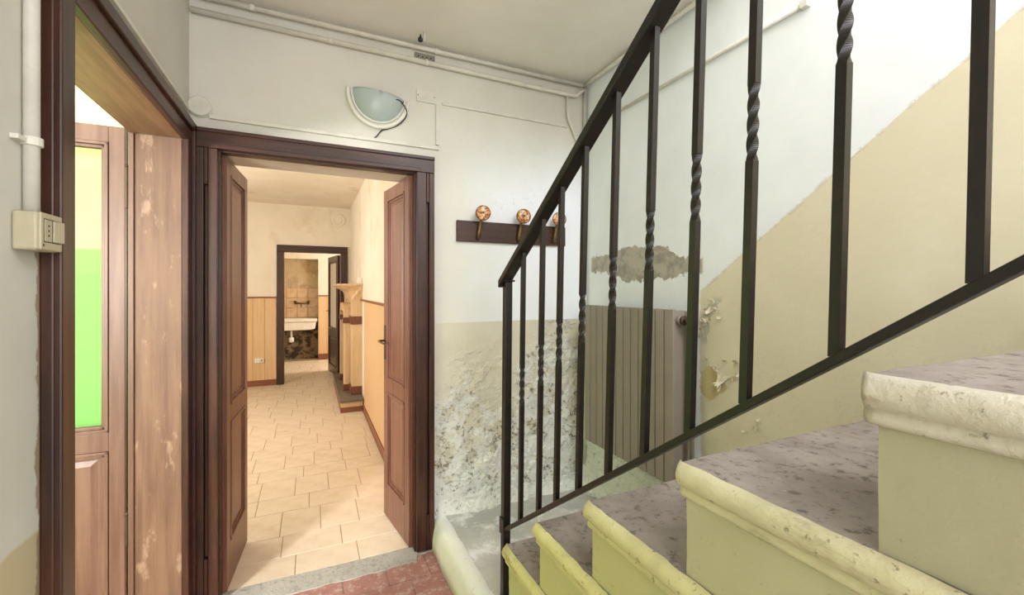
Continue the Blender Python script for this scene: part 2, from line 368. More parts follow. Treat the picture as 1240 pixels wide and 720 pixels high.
# cement threshold strip with an irregular edge
e = []
N = 60
for k in range(N+1):
    x = XL+0.01+(PX-0.012-XL)*k/N
    if x > 0.5: yy = YF-0.03-0.01*nz((x*9, 0, 0), 3)
    else: yy = 2.225-0.05*max(0, (-0.1-x))*2+0.018*fb((x, 0, 0), 5, 2)
    e.append(Vector((x, yy, -0.008)))
poly = e+[Vector((PX-0.002, YF-0.001, -0.008)), Vector((DF1-0.004, YF-0.001, -0.008)), Vector((DF1-0.004, 2.357, -0.008)), Vector((DF0+0.004, 2.372, -0.008)), Vector((DF0+0.004, YF-0.001, -0.008)), Vector((XL+0.01, YF-0.001, -0.008))]
tag(MB().prism(poly, (0, 0, 0.012)).build('threshold', M['threshold']), 'grey cement strip on the floor at the foot of the double doorway', 'threshold', kind='structure')
# platform
b = MB(); b.box(PX+0.055, XR, 0.3, YF, 0, PZ-0.004)
b.grid((PX+0.062, 0.3, PZ), (XR-PX-0.062, 0, 0), (0, YF-0.3, 0), 60, 110, lambda p: 0.003*fb(p, 7, 1, 3)-0.001)
pl = tag(b.build('platform', M['platform'], smooth=True), 'raised grey cement platform at the foot of the stairs', 'platform', kind='structure')
b = MB()   # rounded, lumpy whitewashed edge
prof = [(0, 0), (-0.012, 0.0), (-0.010, 0.06), (-0.004, 0.115), (0.006, 0.145), (0.018, 0.158), (0.04, 0.164), (0.058, 0.1655), (0.075, 0.158)]
rows = []
for k in range(161):
    y = 0.3+(YF-0.002-0.3)*k/160
    rows.append([b.b.verts.new((PX+px+0.004*fb((px, y, pz), 9, 3, 3)+(0.016 if i == len(prof)-2 else 0)*nz((0, y, 0), 9), y, max(0, pz+0.003*nz((px, y, pz), 12, 6)))) for i, (px, pz) in enumerate(prof)])
for A, B in zip(rows, rows[1:]):
    for i in range(len(prof)-1): b.b.faces.new((A[i], B[i], B[i+1], A[i+1]))
b.build('edging', M['white_edge'], pl, smooth=True)
# green room
b = MB().box(-2.6, XL2, YG, YF2, 0, 2.7).box(-2.6, -2.5, -1.6, YG, 0, 0.95).box(-2.6, -2.5, -1.6, YG, 2.15, 2.7).box(-2.6, -2.5, 0.2, YG, 0.95, 2.15).box(-2.6, -2.5, -1.6, -0.7, 0.95, 2.15).box(-2.5, XL2, -1.7, -1.6, 0, 2.7)
tag(b.build('wall_back', M['green_room']), 'pale yellow wall with a bright green lower half seen through the glazed door', 'wall', kind='structure')
tag(MB().box(-2.6, XL2, -1.7, YF2, 2.7, 2.8).build('ceiling', M['ceiling']), 'pale ceiling of the green painted side room', 'ceiling', kind='structure')
tag(MB().box(-2.6, XL2, -1.7, YG, -0.1, -0.004).build('floor', M['grout']), 'tiled floor of the green painted side room', 'floor', kind='structure')
# far room
wfr = tag(MB().box(-2.2, -0.46, YFR, YFR+0.13, 0, 2.7).box(0.425, XFR+1.5, YFR, YFR+0.13, 0, 2.7).box(-0.46, 0.425, YFR, YFR+0.13, 1.96, 2.7).build('wall_back', M['far_room']),
          'cream end wall of the far room around the inner doorway', 'wall', kind='structure')
wrr = tag(MB().box(XFR, XFR+0.12, YF2, YFR, 0, 2.7).build('wall_right', M['far_room']), 'cream plaster right wall of the far room behind the mantelpiece', 'wall', kind='structure')
tag(MB().box(-2.3, -2.2, YF2, YFR, 0, 2.7).build('wall_left', M['far_room']), 'cream plaster left wall of the far room', 'wall', kind='structure')
tag(MB().box(-2.3, XFR+0.12, YF2, YFR+0.13, HFR, 2.8).build('ceiling', M['far_room']), 'warm cream ceiling of the far room', 'ceiling', kind='structure')
# reveal lining of the front doorway (plaster soffit)
MB().box(DF0-0.004, DF1+0.004, YF+0.05, YF2, DH+0.002, DH+0.009).build('soffit', M['lintel_plaster'], wf)

# tiled floor of far room and kitchen
ff = tag(MB().box(-2.3, XFR+0.3, 2.372, YFR, -0.1, -0.003).build('floor', M['grout']), 'beige stone tiled floor of the far room', 'floor', kind='structure')
fk = tag(MB().box(-0.9, 2.0, YFR, 9.75, -0.1, -0.003).build('floor', M['grout']), 'beige tiled kitchen floor beyond the inner doorway', 'floor', kind='structure')
protos = {}
def tile(x0, x1, y0, y1, parent):
    key = (round(x1-x0, 3), round(y1-y0, 3))
    if key not in protos:
        w_, d_ = key; t = MB().box(0, w_-0.004, 0, d_-0.004, -0.008, 0.0).build('tile', M['tile'], parent, (x0, y0, 0), bevel=0.0015, seg=1)
        protos[key] = t; return
    o = share(protos[key], 'tile', (x0, y0, random.uniform(-.0006, .0006)), parent)
A_, B_ = 0.302, 0.215
def lay(parent, ya, yb, xa, xb, clipfn):
    y = ya; r = 0
    while y < yb-0.02:
        d = (B_ if r % 2 == 0 else A_); wd = (A_ if r % 2 == 0 else B_)
        d2 = min(d, yb-y); off = [0.0, 0.10, 0.17, 0.04, 0.21, 0.13][r % 6]
        lo, hi = clipfn(y, d2)
        x = xa-off
        while x < hi:
            a, c = max(x, lo), min(x+wd, hi)
            if c-a > 0.015: tile(a, c, y, y+d2, parent)
            x += wd
        y += d; r += 1
lay(ff, 2.372, YF2, -0.372, DF1, lambda y, d: (DF0+0.004, DF1-0.004))
lay(ff, YF2, YFR+0.06, -1.35, XFR, lambda y, d: (-1.15, XFR-0.016))
lay(fk, YFR+0.06, 9.4, -0.7, 0.6, lambda y, d: (-0.55, 0.60))

# planks (wainscot) of the far room
def plank(parent, x, y, rz, wd, h, z0=0.085):
    key = ('p', round(wd, 3), h)
    if key not in protos:
        bb = MB().prism([(0, 0, z0), (wd, 0, z0), (wd, -0.005, z0), (wd-0.003, -0.010, z0), (0.003, -0.010, z0), (0, -0.005, z0)], (0, 0, h-z0))
        protos[key] = bb.build('plank', M['plank'], parent, (x, y, 0), (0, 0, rz)); return
    share(protos[key], 'plank', (x, y, 0), parent, (0, 0, rz))
HW = 1.27; PW = 0.15
x = -0.46
while x > -2.1: x -= PW; plank(wfr, x, YFR, 0, PW-0.004, HW)
y = YF2+0.06
while y < 5.15: plank(wrr, XFR, y+PW, -PI/2, PW-0.004, HW); y += PW
y = 6.96
plank(wrr, XFR, y+PW, -PI/2, PW-0.004, HW)
MB().box(-2.2, -0.46, YFR-0.020, YFR, HW, HW+0.022).build('dado_cap', M['skirting'], wfr, bevel=0.003)
MB().box(XFR-0.020, XFR, YF2+0.02, 7.2, HW-0.01, HW+0.012).build('dado_cap', M['skirting'], wrr, bevel=0.003)
tag(MB().box(-2.2, -0.46, YFR-0.016, YFR-0.001, 0, 0.085).build('baseboard_back', M['skirting'], bevel=0.003), 'brown wooden skirting along the end wall of the far room', 'baseboard', kind='structure')
tag(MB().box(XFR-0.016, XFR-0.001, YF2+0.02, 5.22, 0, 0.075).build('baseboard_right', M['skirting'], bevel=0.003), 'brown wooden skirting along the right wall of the far room', 'baseboard', kind='structure')

# kitchen shell
nw = tag(MB().box(-0.8, 0.13, 9.68, 9.8, 0, 2.0).build('wall_back', M['niche']), 'stained and mouldy back of the kitchen sink niche', 'wall', kind='structure')
kw = tag(MB().box(0.13, 2.0, 9.48, 9.8, 0, 2.7).box(-0.8, 0.13, 9.48, 9.8, 2.0, 2.7).box(-0.92, -0.8, 7.35, 9.8, 0, 2.7).build('wall_back', M['far_room']), 'cream kitchen wall framing the sink niche', 'wall', kind='structure')
tag(MB().box(-0.92, 2.1, 7.35, 9.8, 2.62, 2.75).build('ceiling', M['far_room']), 'cream ceiling of the kitchen', 'ceiling', kind='structure')
tag(MB().box(2.0, 2.1, 7.35, 9.8, 0, 2.7).build('wall_right', M['far_room']), 'cream right wall of the kitchen', 'wall', kind='structure')
tg = MB().box(0, 0.185, -0.012, 0, 0, 0.185).build('tile', M['wall_tile'], nw, (-0.75, 9.68, 0.84), bevel=0.002, seg=1)
for j in range(3):
    for i in range(5):
        if i or j: share(tg, 'tile', (-0.83+0.194*i+(0.0), 9.68, 0.84+j*0.194), nw)
tg.location.x = -0.83
for i in range(4): plank(kw, 0.135+i*PW, 9.48, 0, PW-0.004, HW)
MB().box(0.13, 0.75, 9.46, 9.48, HW-0.01, HW+0.012).build('dado_cap', M['skirting'], kw)
tag(MB().box(0.13, 2.0, 9.463, 9.479, 0, 0.11).build('baseboard_back', M['skirting'], bevel=0.003), 'brown skirting below the kitchen pillar panelling', 'baseboard', kind='structure')

# ------------------------------------------------------------------ doors
def frame_leaf(name, parent, w_, h_, t_, loc, rz, wood_m, fields, stile=0.085, handle=None):
    """fields: list of (z0, z1, 'panel'|'glass'); hinge at local x=0."""
    b = MB(); zs = [0]+[z for f_ in fields for z in f_[:2]]+[h_]
    b.box(0, stile, -t_/2, t_/2, 0, h_).box(w_-stile, w_, -t_/2, t_/2, 0, h_)
    for k in range(0, len(zs), 2): b.box(stile-0.001, w_-stile+0.001, -t_/2, t_/2, zs[k], zs[k+1])
    leaf = b.build(name, wood_m, parent, loc, (0, 0, rz), bevel=0.003)
    for z0, z1, kind in fields:
        m = MB()
        for s in (-1, 1):
            for q, (o0, o1, yy) in enumerate(((0, 0.012, t_/2+0.004), (0.012, 0.024, t_/2-0.005))):
                ys = sorted((s*yy, s*(t_/2-0.014)))
                xa, xb, za, zb = stile+o0, w_-stile-o0, z0+o0, z1-o0; dd = o1-o0
                m.box(xa, xa+dd, *ys, za, zb).box(xb-dd, xb, *ys, za, zb).box(xa, xb, *ys, za, za+dd).box(xa, xb, *ys, zb-dd, zb)
        m.build('moulding', wood_m, leaf, bevel=0.002)
        xa, xb = stile+0.004, w_-stile-0.004
        if kind == 'panel':
            p = MB().box(xa, xb, -0.007, 0.007, z0+0.004, z1-0.004)
            for s in (-1, 1):
                i1, i2 = 0.032, 0.052
                A = [(xa+i1, s*0.007, z0+i1), (xb-i1, s*0.007, z0+i1), (xb-i1, s*0.007, z1-i1), (xa+i1, s*0.007, z1-i1)]
                B2 = [(xa+i2, s*0.013, z0+i2), (xb-i2, s*0.013, z0+i2), (xb-i2, s*0.013, z1-i2), (xa+i2, s*0.013, z1-i2)]
                va = [p.b.verts.new(q) for q in A]; vb = [p.b.verts.new(q) for q in B2]
                for k in range(4): p.b.faces.new((va[k], va[(k+1)%4], vb[(k+1)%4], vb[k]))
                p.b.faces.new(vb)
            p.build('panel', wood_m, leaf)
        else:
            MB().box(xa, xb, -0.002, 0.002, z0+0.004, z1-0.004).build('glass_pane', M['pane'] if kind == 'glass' else M['frost'], leaf)
    return leaf
def hinge(parent, loc, h=0.11):
    MB().tube([(loc[0], loc[1], loc[2]-h/2), (loc[0], loc[1], loc[2]+h/2)], 0.006, 10).lathe([(0.004, 0), (0.008, 0.004), (0.003, 0.012)], (loc[0], loc[1], loc[2]+h/2), (0, 0, 1), 10).build('hinge', M['hinge_metal'], parent, smooth=False)

# casing helper: board with a stopped groove. u axis horizontal along the wall, n = outward normal
def casing(parent, p0, udir, ndir, wd, z0, z1, t, mat, groove=None, inner=None):
    U, Nn = Vector(udir), Vector(ndir); b = MB()
    def bx(u0, u1, n0, n1, a, c):
        P = [Vector(p0)+U*uu+Nn*nn for uu in (u0, u1) for nn in (n0, n1)]
        xs = sorted((min(q.x for q in P), max(q.x for q in P))); ys = sorted((min(q.y for q in P), max(q.y for q in P)))
        b.box(xs[0], xs[1], ys[0], ys[1], a, c)
    if groove:
        g0, g1, ga, gb = groove
        bx(0, g0, 0, t, z0, z1); bx(g1, wd, 0, t, z0, z1); bx(g0, g1, 0, t, z0, ga); bx(g0, g1, 0, t, gb, z1); bx(g0, g1, 0, t*0.35, ga, gb)
    else: bx(0, wd, 0, t, z0, z1)
    if inner: bx(inner[0], inner[1], t*0.9, t+0.012, z0, z1)
    return b.build('casing', mat, parent, bevel=0.0035)
# door_1 : left doorway with glazed leaf
d1 = tag(empty('door_1', (XL, DL1, 0)), 'dark framed left doorway with a glazed wooden door standing open into the green room', 'door', kind='structure')
o1 = Vector((-XL, -DL1, 0))
def rel(o, base):  # keep world placement after parenting to a translated empty
    for ch in base.children:
        pass
d1.location = (0, 0, 0)
casing(d1, (XL, DL0-0.088, 0), (0, 1, 0), (1, 0, 0), 0.088, 0, 2.11, 0.022, M['dark_wood'], None, (0.0, 0.03))
casing(d1, (XL, DL1, 0), (0, 1, 0), (1, 0, 0), 0.090, 0, 2.11, 0.022, M['dark_wood'], None, (0.055, 0.09))
b = MB().box(XL, XL+0.022, DL0, DL1, DH, 2.11).box(XL+0.02, XL+0.034, DL0-0.088, YF-0.03, 2.075, 2.11); b.build('casing_head', M['dark_wood_y'], d1, bevel=0.0035)
MB().box(XL2-0.01, XL, DL1, DL1+0.03, 0, DH).build('jamb_lining', M['jamb_wood'], d1, bevel=0.003)
MB().box(XL2-0.01, XL, DL0-0.03, DL0, 0, DH).build('jamb_lining', M['jamb_wood'], d1, bevel=0.003)
MB().box(XL2-0.01, XL+0.001, DL0, DL1, DH, DH+0.03).build('soffit_lining', M['soffit_wood'], d1, bevel=0.003)
MB().box(XL2-0.012, XL2+0.006, DL1-0.007, DL1, 0, DH).build('stop_bead', M['glass_leaf_wood'], d1, bevel=0.002)
lf = frame_leaf('door_leaf', d1, 0.47, 2.03, 0.038, (XL2-0.024, DL1+0.028, 0.01), PI-0.03, M['glass_leaf_wood'],
                [(0.16, 0.755, 'panel'), (0.83, 1.965, 'glass')], stile=0.052)
MB().box(-0.004, 0.0, -0.019, 0.019, 0.0, 2.03).build('edge_strip', M['dark_wood'], lf)
hinge(d1, (XL2-0.016, DL1-0.004, 1.80), 0.16); hinge(d1, (XL2-0.016, DL1-0.004, 0.45), 0.12)

# door_2 : double doorway in the front wall
d2 = tag(empty('door_2'), 'dark varnished double doorway with both panelled leaves folded open into the far room', 'door', kind='structure')
casing(d2, (XL+0.022, YF, 0), (1, 0, 0), (0, -1, 0), DF0-XL-0.022, 0, DH, 0.03, M['dark_wood'], (0.035, 0.050, 0.22, 1.86))
casing(d2, (DF1, YF, 0), (1, 0, 0), (0, -1, 0), 0.095, 0.012, DH, 0.03, M['dark_wood'], (0.052, 0.066, 0.20, 1.86))
b = MB().box(XL+0.022, DF1+0.095, YF-0.03, YF, DH, 2.105).box(XL+0.022, DF1+0.095, YF-0.038, YF-0.028, 2.088, 2.105).box(DF0-0.02, DF1+0.02, YF-0.034, YF-0.029, DH, DH+0.02)
b.build('casing_head', M['dark_wood_x'], d2, bevel=0.003)
MB().box(DF0-0.004, DF0+0.006, YF-0.001, YF+0.05, 0, DH).build('jamb_lining', M['dark_wood'], d2)
MB().box(DF1-0.006, DF1+0.004, YF-0.001, YF+0.05, 0, DH).build('jamb_lining', M['dark_wood'], d2)
MB().box(DF0+0.006, DF1-0.006, YF-0.001, YF+0.05, DH-0.006, DH+0.004).build('soffit_lining', M['dark_wood_x'], d2)
flds = [(0.20, 0.765, 'panel'), (0.845, 1.935, 'panel')]
ll = frame_leaf('door_leaf', d2, 0.44, 2.0, 0.036, (DF0+0.006, YF+0.052, 0.008), math.radians(86), M['leaf_wood'], flds, 0.07)
rl = frame_leaf('door_leaf', d2, 0.44, 2.0, 0.036, (DF1-0.010, YF+0.045, 0.008), math.radians(98.6), M['leaf_wood'], flds, 0.07)
for s in (1, -1):
    hb = MB().box(0.402, 0.428, s*0.018, s*0.022, 0.96, 1.17) if s > 0 else MB().box(0.402, 0.428, -0.022, -0.018, 0.96, 1.17)
    hb.build('handle_plate', M['hinge_metal'], rl, bevel=0.001)
    MB().tube([(0.415, s*0.02, 1.075), (0.415, s*0.055, 1.075), (0.40, s*0.062, 1.074), (0.31, s*0.062, 1.07)], 0.006, 10).build('door_handle', M['brass'], rl, smooth=True)
MB().box(0.4402, 0.443, -0.012, 0.012, 0.93, 1.20).build('lock_plate', M['hinge_metal'], rl)
# door_3 : inner doorway with glazed leaf into the kitchen
d3 = tag(empty('door_3'), 'narrow dark framed inner doorway to the kitchen with its glazed door open', 'door', kind='structure')
X0, X1 = -0.364, 0.417; TH = 1.955
casing(d3, (X0-0.095, YFR, 0), (1, 0, 0), (0, -1, 0), 0.095, 0, TH, 0.025, M['dark_wood'])
casing(d3, (X1, YFR, 0), (1, 0, 0), (0, -1, 0), 0.10, 0, TH, 0.025, M['dark_wood'])
MB().box(X0-0.095, X1+0.10, YFR-0.028, YFR, TH, TH+0.10).build('casing_head', M['dark_wood_x'], d3, bevel=0.004)
MB().box(X0-0.03, X0, YFR, YFR+0.14, 0, TH).build('jamb_lining', M['dark_wood'], d3)
MB().box(X1, X1+0.03, YFR, YFR+0.14, 0, TH).build('jamb_lining', M['dark_wood'], d3)
MB().box(X0, X1, YFR, YFR+0.14, TH, TH+0.02).build('soffit_lining', M['dark_wood_x'], d3)
kl = frame_leaf('door_leaf', d3, 0.76, 1.93, 0.04, (X1-0.02, YFR+0.14, 0.01), math.radians(98.5), M['dark_wood'], [(0.12, 0.62, 'panel'), (0.74, 1.84, 'frost')], 0.08)
MB().tube([(0.72, 0.02, 1.02), (0.72, 0.055, 1.02), (0.64, 0.06, 1.02)], 0.007, 8).build('door_handle', M['brass'], kl, smooth=True)

# ------------------------------------------------------------------ staircase
st = tag(empty('staircase', (0, 0, 0)), 'stone staircase rising on the right, grey worn treads with yellowish green painted sides', 'staircase', kind='structure')
XS = 0.67; XB = 0.695
fronts = [1.54, 1.286, 0.990, 0.663, 0.334, 0.005]; tops = [0.406, 0.617, 0.819, 1.046, 1.285, 1.51]
zprev = PZ+0.002
for i, (yf, zt) in enumerate(zip(fronts, tops)):
    zb = zt-0.055
    yend = yf-0.72 if i < 5 else -0.7
    b = MB()
    nu, nv = 40, 20; z0 = zprev
    b.box(XB+0.003, XR, yend, yf-0.012, z0, zb)
    b.grid((XB, yf-0.012, z0), (0, yend-yf+0.012, 0), (0, 0, zb-z0+0.01), nu, nv, lambda p: 0.003*nz(p, 7, 1)+0.0012*nz(p, 30, 4))
    b.build('riser_block', M['stair'][i], st, smooth=True)
    # tread
    b = MB()
    nx, ny = 50, 34
    b.box(XS+0.031, XR, yend, yf-0.004, zb, zt-0.006)
    b.grid((XS+0.019, yend, zt-0.001), (XR-XS-0.019, 0, 0), (0, yf-yend, 0), nx, ny, lambda p: 0.0022*fb(p, 6, 2, 3))
    b.build('tread', M['tread'], st, smooth=True)
    # bull-nosed side moulding with a bead below, running along the open side
    prof = [(0.020, 0.0015), (0.010, 0.001), (0.002, -0.006), (-0.004, -0.018), (-0.002, -0.032), (0.006, -0.042), (0.016, -0.046), (0.015, -0.050), (0.012, -0.054), (0.012, -0.062), (0.017, -0.067), (0.030, -0.069)]
    b = MB(); rows = []; K = 120
    for k in range(K+1):
        y = yf+0.004-(yf-yend)*k/K
        sh = 0.35 if k == 0 else (0.75 if k == 1 else 1.0)
        row = []
        for q, (px, pz) in enumerate(prof):
            n_ = 0.0016*fb((px, y, pz), 14, i*3+1, 3)+0.0010*nz((px, y, pz), 60, i)
            e_ = 0.004*nz((0, y, 0), 22, i*2) if q == 0 else 0
            row.append(b.b.verts.new((XS+0.03-(0.03-px)*sh-n_+e_, y, zt+pz*1.0+n_*0.4)))
        rows.append(row)
    for A, B in zip(rows, rows[1:]):
        for q in range(len(prof)-1): b.b.faces.new((A[q], B[q], B[q+1], A[q+1]))
    b.b.faces.new(rows[0])
    b.build('nosing', M['nose'][i], st, smooth=True)
    zprev = zt

# ------------------------------------------------------------------ railing
rg = tag(empty('stair_railing', (0.70, 1.57, PZ)), 'dark wrought iron stair railing with partly twisted square balusters', 'railing')
RX, RY = 0.70, 1.575; OFF = Vector(rg.location)
SL = 0.708
def zb_(y): return 0.447+SL*(RY-y)
def zt_(y): return 1.425+0.706*(RY-y)
def lean(y): return 0.008+0.032*(RY-y)        # sideways lean per metre of height
def rp(x, y, z): return Vector((x, y, z))-OFF
def xtop(y): return RX+lean(y)*(zt_(y)-zb_(y))*0.5
def xbot(y): return RX-lean(y)*(zt_(y)-zb_(y))*0.5
def barm(x0, y, z0, x1, z1, s, tw=None, n=40):
    b = MB(); rings = []; H = z1-z0
    zs = [0, 1] if not tw else sorted(set([0, 1]+[(tw[0]+(tw[1]-tw[0])*k/n-z0)/H for k in range(n+1)]))
    for t in zs:
        z = z0+H*t; a = 0
        if tw: a = max(0, min(1, (z-tw[0])/(tw[1]-tw[0])))*PI*2.0
        r = s/2*math.sqrt(2)*(0.93 if tw and tw[0] < z < tw[1] else 1)
        rings.append([b.b.verts.new(rp(x0+(x1-x0)*t+r*math.cos(a+PI/4+k*PI/2), y+r*math.sin(a+PI/4+k*PI/2), z)) for k in range(4)])
    for A, B in zip(rings, rings[1:]):
        for k in range(4): b.b.faces.new((A[k], A[(k+1)%4], B[(k+1)%4], B[k]))
    b.b.faces.new(rings[0][::-1]); b.b.faces.new(rings[-1]); return b
yy = RY
barm(RX, yy, PZ, RX+0.012, zt_(yy)+0.004, 0.030).build('newel_post', M['iron'], rg, bevel=0.002)
MB().box(*sum(((a, c) for a, c in ((RX-0.012-OFF.x, RX+0.036-OFF.x), (yy-0.02-OFF.y, yy+0.030-OFF.y), (zt_(yy)+0.004-OFF.z, zt_(yy)+0.012-OFF.z))), ())).build('newel_cap', M['iron'], rg, bevel=0.003)
MB().box(RX-0.020-OFF.x, RX-0.014-OFF.x, yy-0.030-OFF.y, yy+0.012-OFF.y, zb_(yy)-0.014-OFF.z, zb_(yy)+0.05-OFF.z).build('bracket', M['iron'], rg, bevel=0.002)
tans = [2.03, 1.825, 1.657, 1.477, 1.28, 1.089, 0.902, 0.726, 0.520, 0.314, 0.136, -0.05, -0.24, -0.43]
for k, t in enumerate(tans):
    y = t*RX*1.0
    z0, z1 = zb_(y), zt_(y); mid = (z0+z1)/2; xt = xtop(y)
    barm(xbot(y), y, z0, xt, z1, 0.0150, (mid-0.068, mid+0.068)).build('baluster', M['iron'], rg)
def slant(x0f, wd, zf, th, ya, yb_, name, bev, n=12):
    b = MB(); rings = []
    for k in range(n+1):
        y = ya+(yb_-ya)*k/n; x = x0f(y); z = zf(y)
        rings.append([b.b.verts.new(rp(x+sx*wd/2, y, z+sz*th)) for sx, sz in ((-1, 0), (1, 0), (1, 1), (-1, 1))])
    for A, B in zip(rings, rings[1:]):
        for q in range(4): b.b.faces.new((A[q], A[(q+1)%4], B[(q+1)%4], B[q]))
    b.b.faces.new(rings[0][::-1]); b.b.faces.new(rings[-1])
    return b.build(name, M['iron'], rg, bevel=bev)
slant(lambda y: xtop(y)-0.002, 0.047, lambda y: zt_(y)-0.004, 0.030, RY+0.022, -0.7, 'handrail', 0.004)
slant(xbot, 0.022, lambda y: zb_(y)-0.014, 0.017, RY+0.004, -0.7, 'bottom_rail', 0.002)

# ------------------------------------------------------------------ radiator
rd = tag(empty('radiator', (1.45, 1.78, 0.525)), 'taupe flat-fronted column radiator hung on the wall behind the railing', 'radiator')
RZ0, RZ1 = 0.0, 0.785; pitch = 0.057; ns = 12; yA = 2.117-1.78
for k in range(ns):
    y1 = yA-k*pitch; y0 = y1-pitch
    b = MB()
    b.box(0, 0.012, y0+0.0025, y1-0.0025, RZ0+0.0, RZ1)                       # flat front plate
    b.box(0.012, 0.10, (y0+y1)/2-0.008, (y0+y1)/2+0.008, RZ0+0.01, RZ1-0.006)   # web
    b.box(0.088, 0.10, y0+0.006, y1-0.006, RZ0+0.01, RZ1-0.01)
    b.tube([(0.055, y0, RZ1-0.05), (0.055, y1, RZ1-0.05)], 0.024, 12).tube([(0.055, y0, RZ0+0.05), (0.055, y1, RZ0+0.05)], 0.024, 12)
    b.build('radiator_section', M['radiator'], rd, bevel=0.003)
yE = yA-ns*pitch
MB().lathe([(0.02, 0), (0.022, 0.012), (0.014, 0.016), (0.014, 0.03), (0.018, 0.032), (0.018, 0.055), (0.009, 0.06)], (0.055, yE, RZ1-0.05), (0, -1, 0), 16).build('valve', M['hinge_metal'], rd, smooth=False)
MB().tube([(0.075, yE-0.025, RZ1-0.05), (0.078, yE-0.03, RZ1-0.12), (0.08, yE-0.03, -0.30)], 0.010, 10).build('supply_pipe', M['radiator'], rd, smooth=True)
for q in (0.25, 0.7): MB().box(0.095, 0.138, yA-0.01-q*0.6, yA-q*0.6+0.01, RZ1-0.09, RZ1-0.07).build('wall_bracket', M['radiator'], rd)

# ------------------------------------------------------------------ coat rack
def F(u, v, dy=0.0): return on(u, v, 1, YF-dy)
cr = tag(empty('coat_rack', (1.08, YF, 1.66)), 'dark brown wooden coat rack board with three knobs of patterned ceramic', 'coat rack')
MB().box(0.728-1.08, 1.427-1.08, -0.020, -0.001, 0.005, 0.122).build('back_board', M['dark_wood_x'], cr, bevel=0.004)
g = G('patterned_ceramic', 0.25); n = g.noise(70, 4, 0.6); n3 = g.noise(40, 3, 0.5, None, (3, 3, 3))
c = g.mix(n.step(0.45, 0.55), L(214, 166, 120), L(160, 78, 40)); c = g.mix(n3.step(0.55, 0.62), c, L(232, 206, 170)); g.col(c); M['ceramic'] = g.m
M['ceramic_rim'] = simple('dark_ceramic_rim', L(96, 58, 36), 0.3)
for hx in (0.862, 1.112, 1.352):
    px = hx-1.08
    h0 = MB().tube([(px-0.012, -0.020, 0.030), (px-0.012, -0.030, 0.026), (px-0.010, -0.033, 0.06), (px-0.002, -0.036, 0.11), (px, -0.045, 0.148), (px, -0.066, 0.158)], 0.008, 12, True, [0.010, 0.012, 0.011, 0.008, 0.007, 0.009]).build('hook', M['brass'], cr, smooth=True)
    MB().lathe([(0.01, 0), (0.034, 0.004), (0.040, 0.010), (0.038, 0.015), (0.024, 0.020), (0.010, 0.023), (0.001, 0.024)], (px+0.002, -0.062, 0.160), (-0.25, -1, 0.05), 28).build('knob', M['ceramic'], h0, smooth=True)
    MB().lathe([(0.0385, 0.006), (0.0425, 0.008), (0.0425, 0.013), (0.0385, 0.015)], (px+0.002, -0.062, 0.160), (-0.25, -1, 0.05), 28).build('rim', M['ceramic_rim'], h0, smooth=True)
    MB().lathe([(0.007, 0.02), (0.007, 0.027), (0.003, 0.030)], (px+0.002, -0.062, 0.160), (-0.25, -1, 0.05), 12).build('screw', M['brass'], h0, smooth=True)

# ------------------------------------------------------------------ wall lamp (tilted half bowl)
tl = math.radians(-3.0)
wl = tag(empty('wall_lamp', (0.313, YF, 2.392)), 'half-bowl wall lamp of pale frosted glass with a white rim above the double doorway', 'lamp')
wl.rotation_euler = (0, math.radians(5), 0)
def halfdisc(r, depth, y0, n=28, inner=0.0):
    b = MB(); R = []
    ring = 8
    for j in range(ring+1):
        ph = PI/2*j/ring; rr = r*math.cos(ph*0.999); yy_ = y0-depth*math.sin(ph)
        R.append([b.b.verts.new((rr*math.cos(PI+PI*k/n), yy_, rr*1.10*math.sin(PI+PI*k/n))) for k in range(n+1)])
    for A, B in zip(R, R[1:]):
        for k in range(n): b.b.faces.new((A[k], A[k+1], B[k+1], B[k]))
    return b
b = MB(); nseg = 30; pts = [Vector((0.150*math.cos(PI+PI*k/nseg), 0, 0.167*math.sin(PI+PI*k/nseg))) for k in range(nseg+1)]
b.prism(pts, (0, -0.012, 0)); b.build('back_plate', M['lamp_white'], wl, bevel=0.003)
b = MB(); b.tube([Vector((0.147*math.cos(PI+PI*k/nseg), -0.018, 0.164*math.sin(PI+PI*k/nseg))) for k in range(nseg+1)], 0.010, 10); b.build('rim', M['lamp_white'], wl, smooth=True)
b = halfdisc(0.128, 0.060, -0.012)
sh = b.build('glass_shade', M['lamp_glass'], wl, smooth=True); sm = sh.modifiers.new('solid', 'SOLIDIFY'); sm.thickness = 0.004
MB().tube([Vector((0.130*math.cos(PI+PI*k/nseg), -0.020, 0.142*math.sin(PI+PI*k/nseg))) for k in range(nseg+1)], 0.005, 8).build('inner_rim', M['lamp_white'], wl, smooth=True)
MB().lathe([(0.006, 0), (0.006, 0.008), (0.001, 0.011)], (0.118, -0.022, -0.02), (0, -1, 0), 12).build('screw', M['brass'], wl, smooth=True)
# its loose cable
cp = [F(*p) for p in ((477, 121.5, .05), (480, 119, .055), (485, 120, .05), (489, 124, .04), (493, 130, .03), (494, 136, .02), (491, 143, .012), (484, 150, .01), (474, 155, .008), (466, 158, .006), (461, 165, .006), (458, 168, .012))]
def smoothpts(P, n=6):
    out = []
    for i in range(len(P)-1):
        p0, p1, p2, p3 = P[max(i-1, 0)], P[i], P[i+1], P[min(i+2, len(P)-1)]
        for k in range(n):
            t = k/n; out.append(0.5*((2*p1)+(p2-p0)*t+(2*p0-5*p1+4*p2-p3)*t*t+(3*p1-p0-3*p2+p3)*t**3))
    return out+[P[-1]]
MB().tube(smoothpts([p-Vector(wl.location) for p in cp]), 0.0030, 8).build('lamp_cable', M['cable'], wl, smooth=True)
wl_c = wl.children[-1]; wl_c.rotation_euler = (0, -math.radians(5), 0)

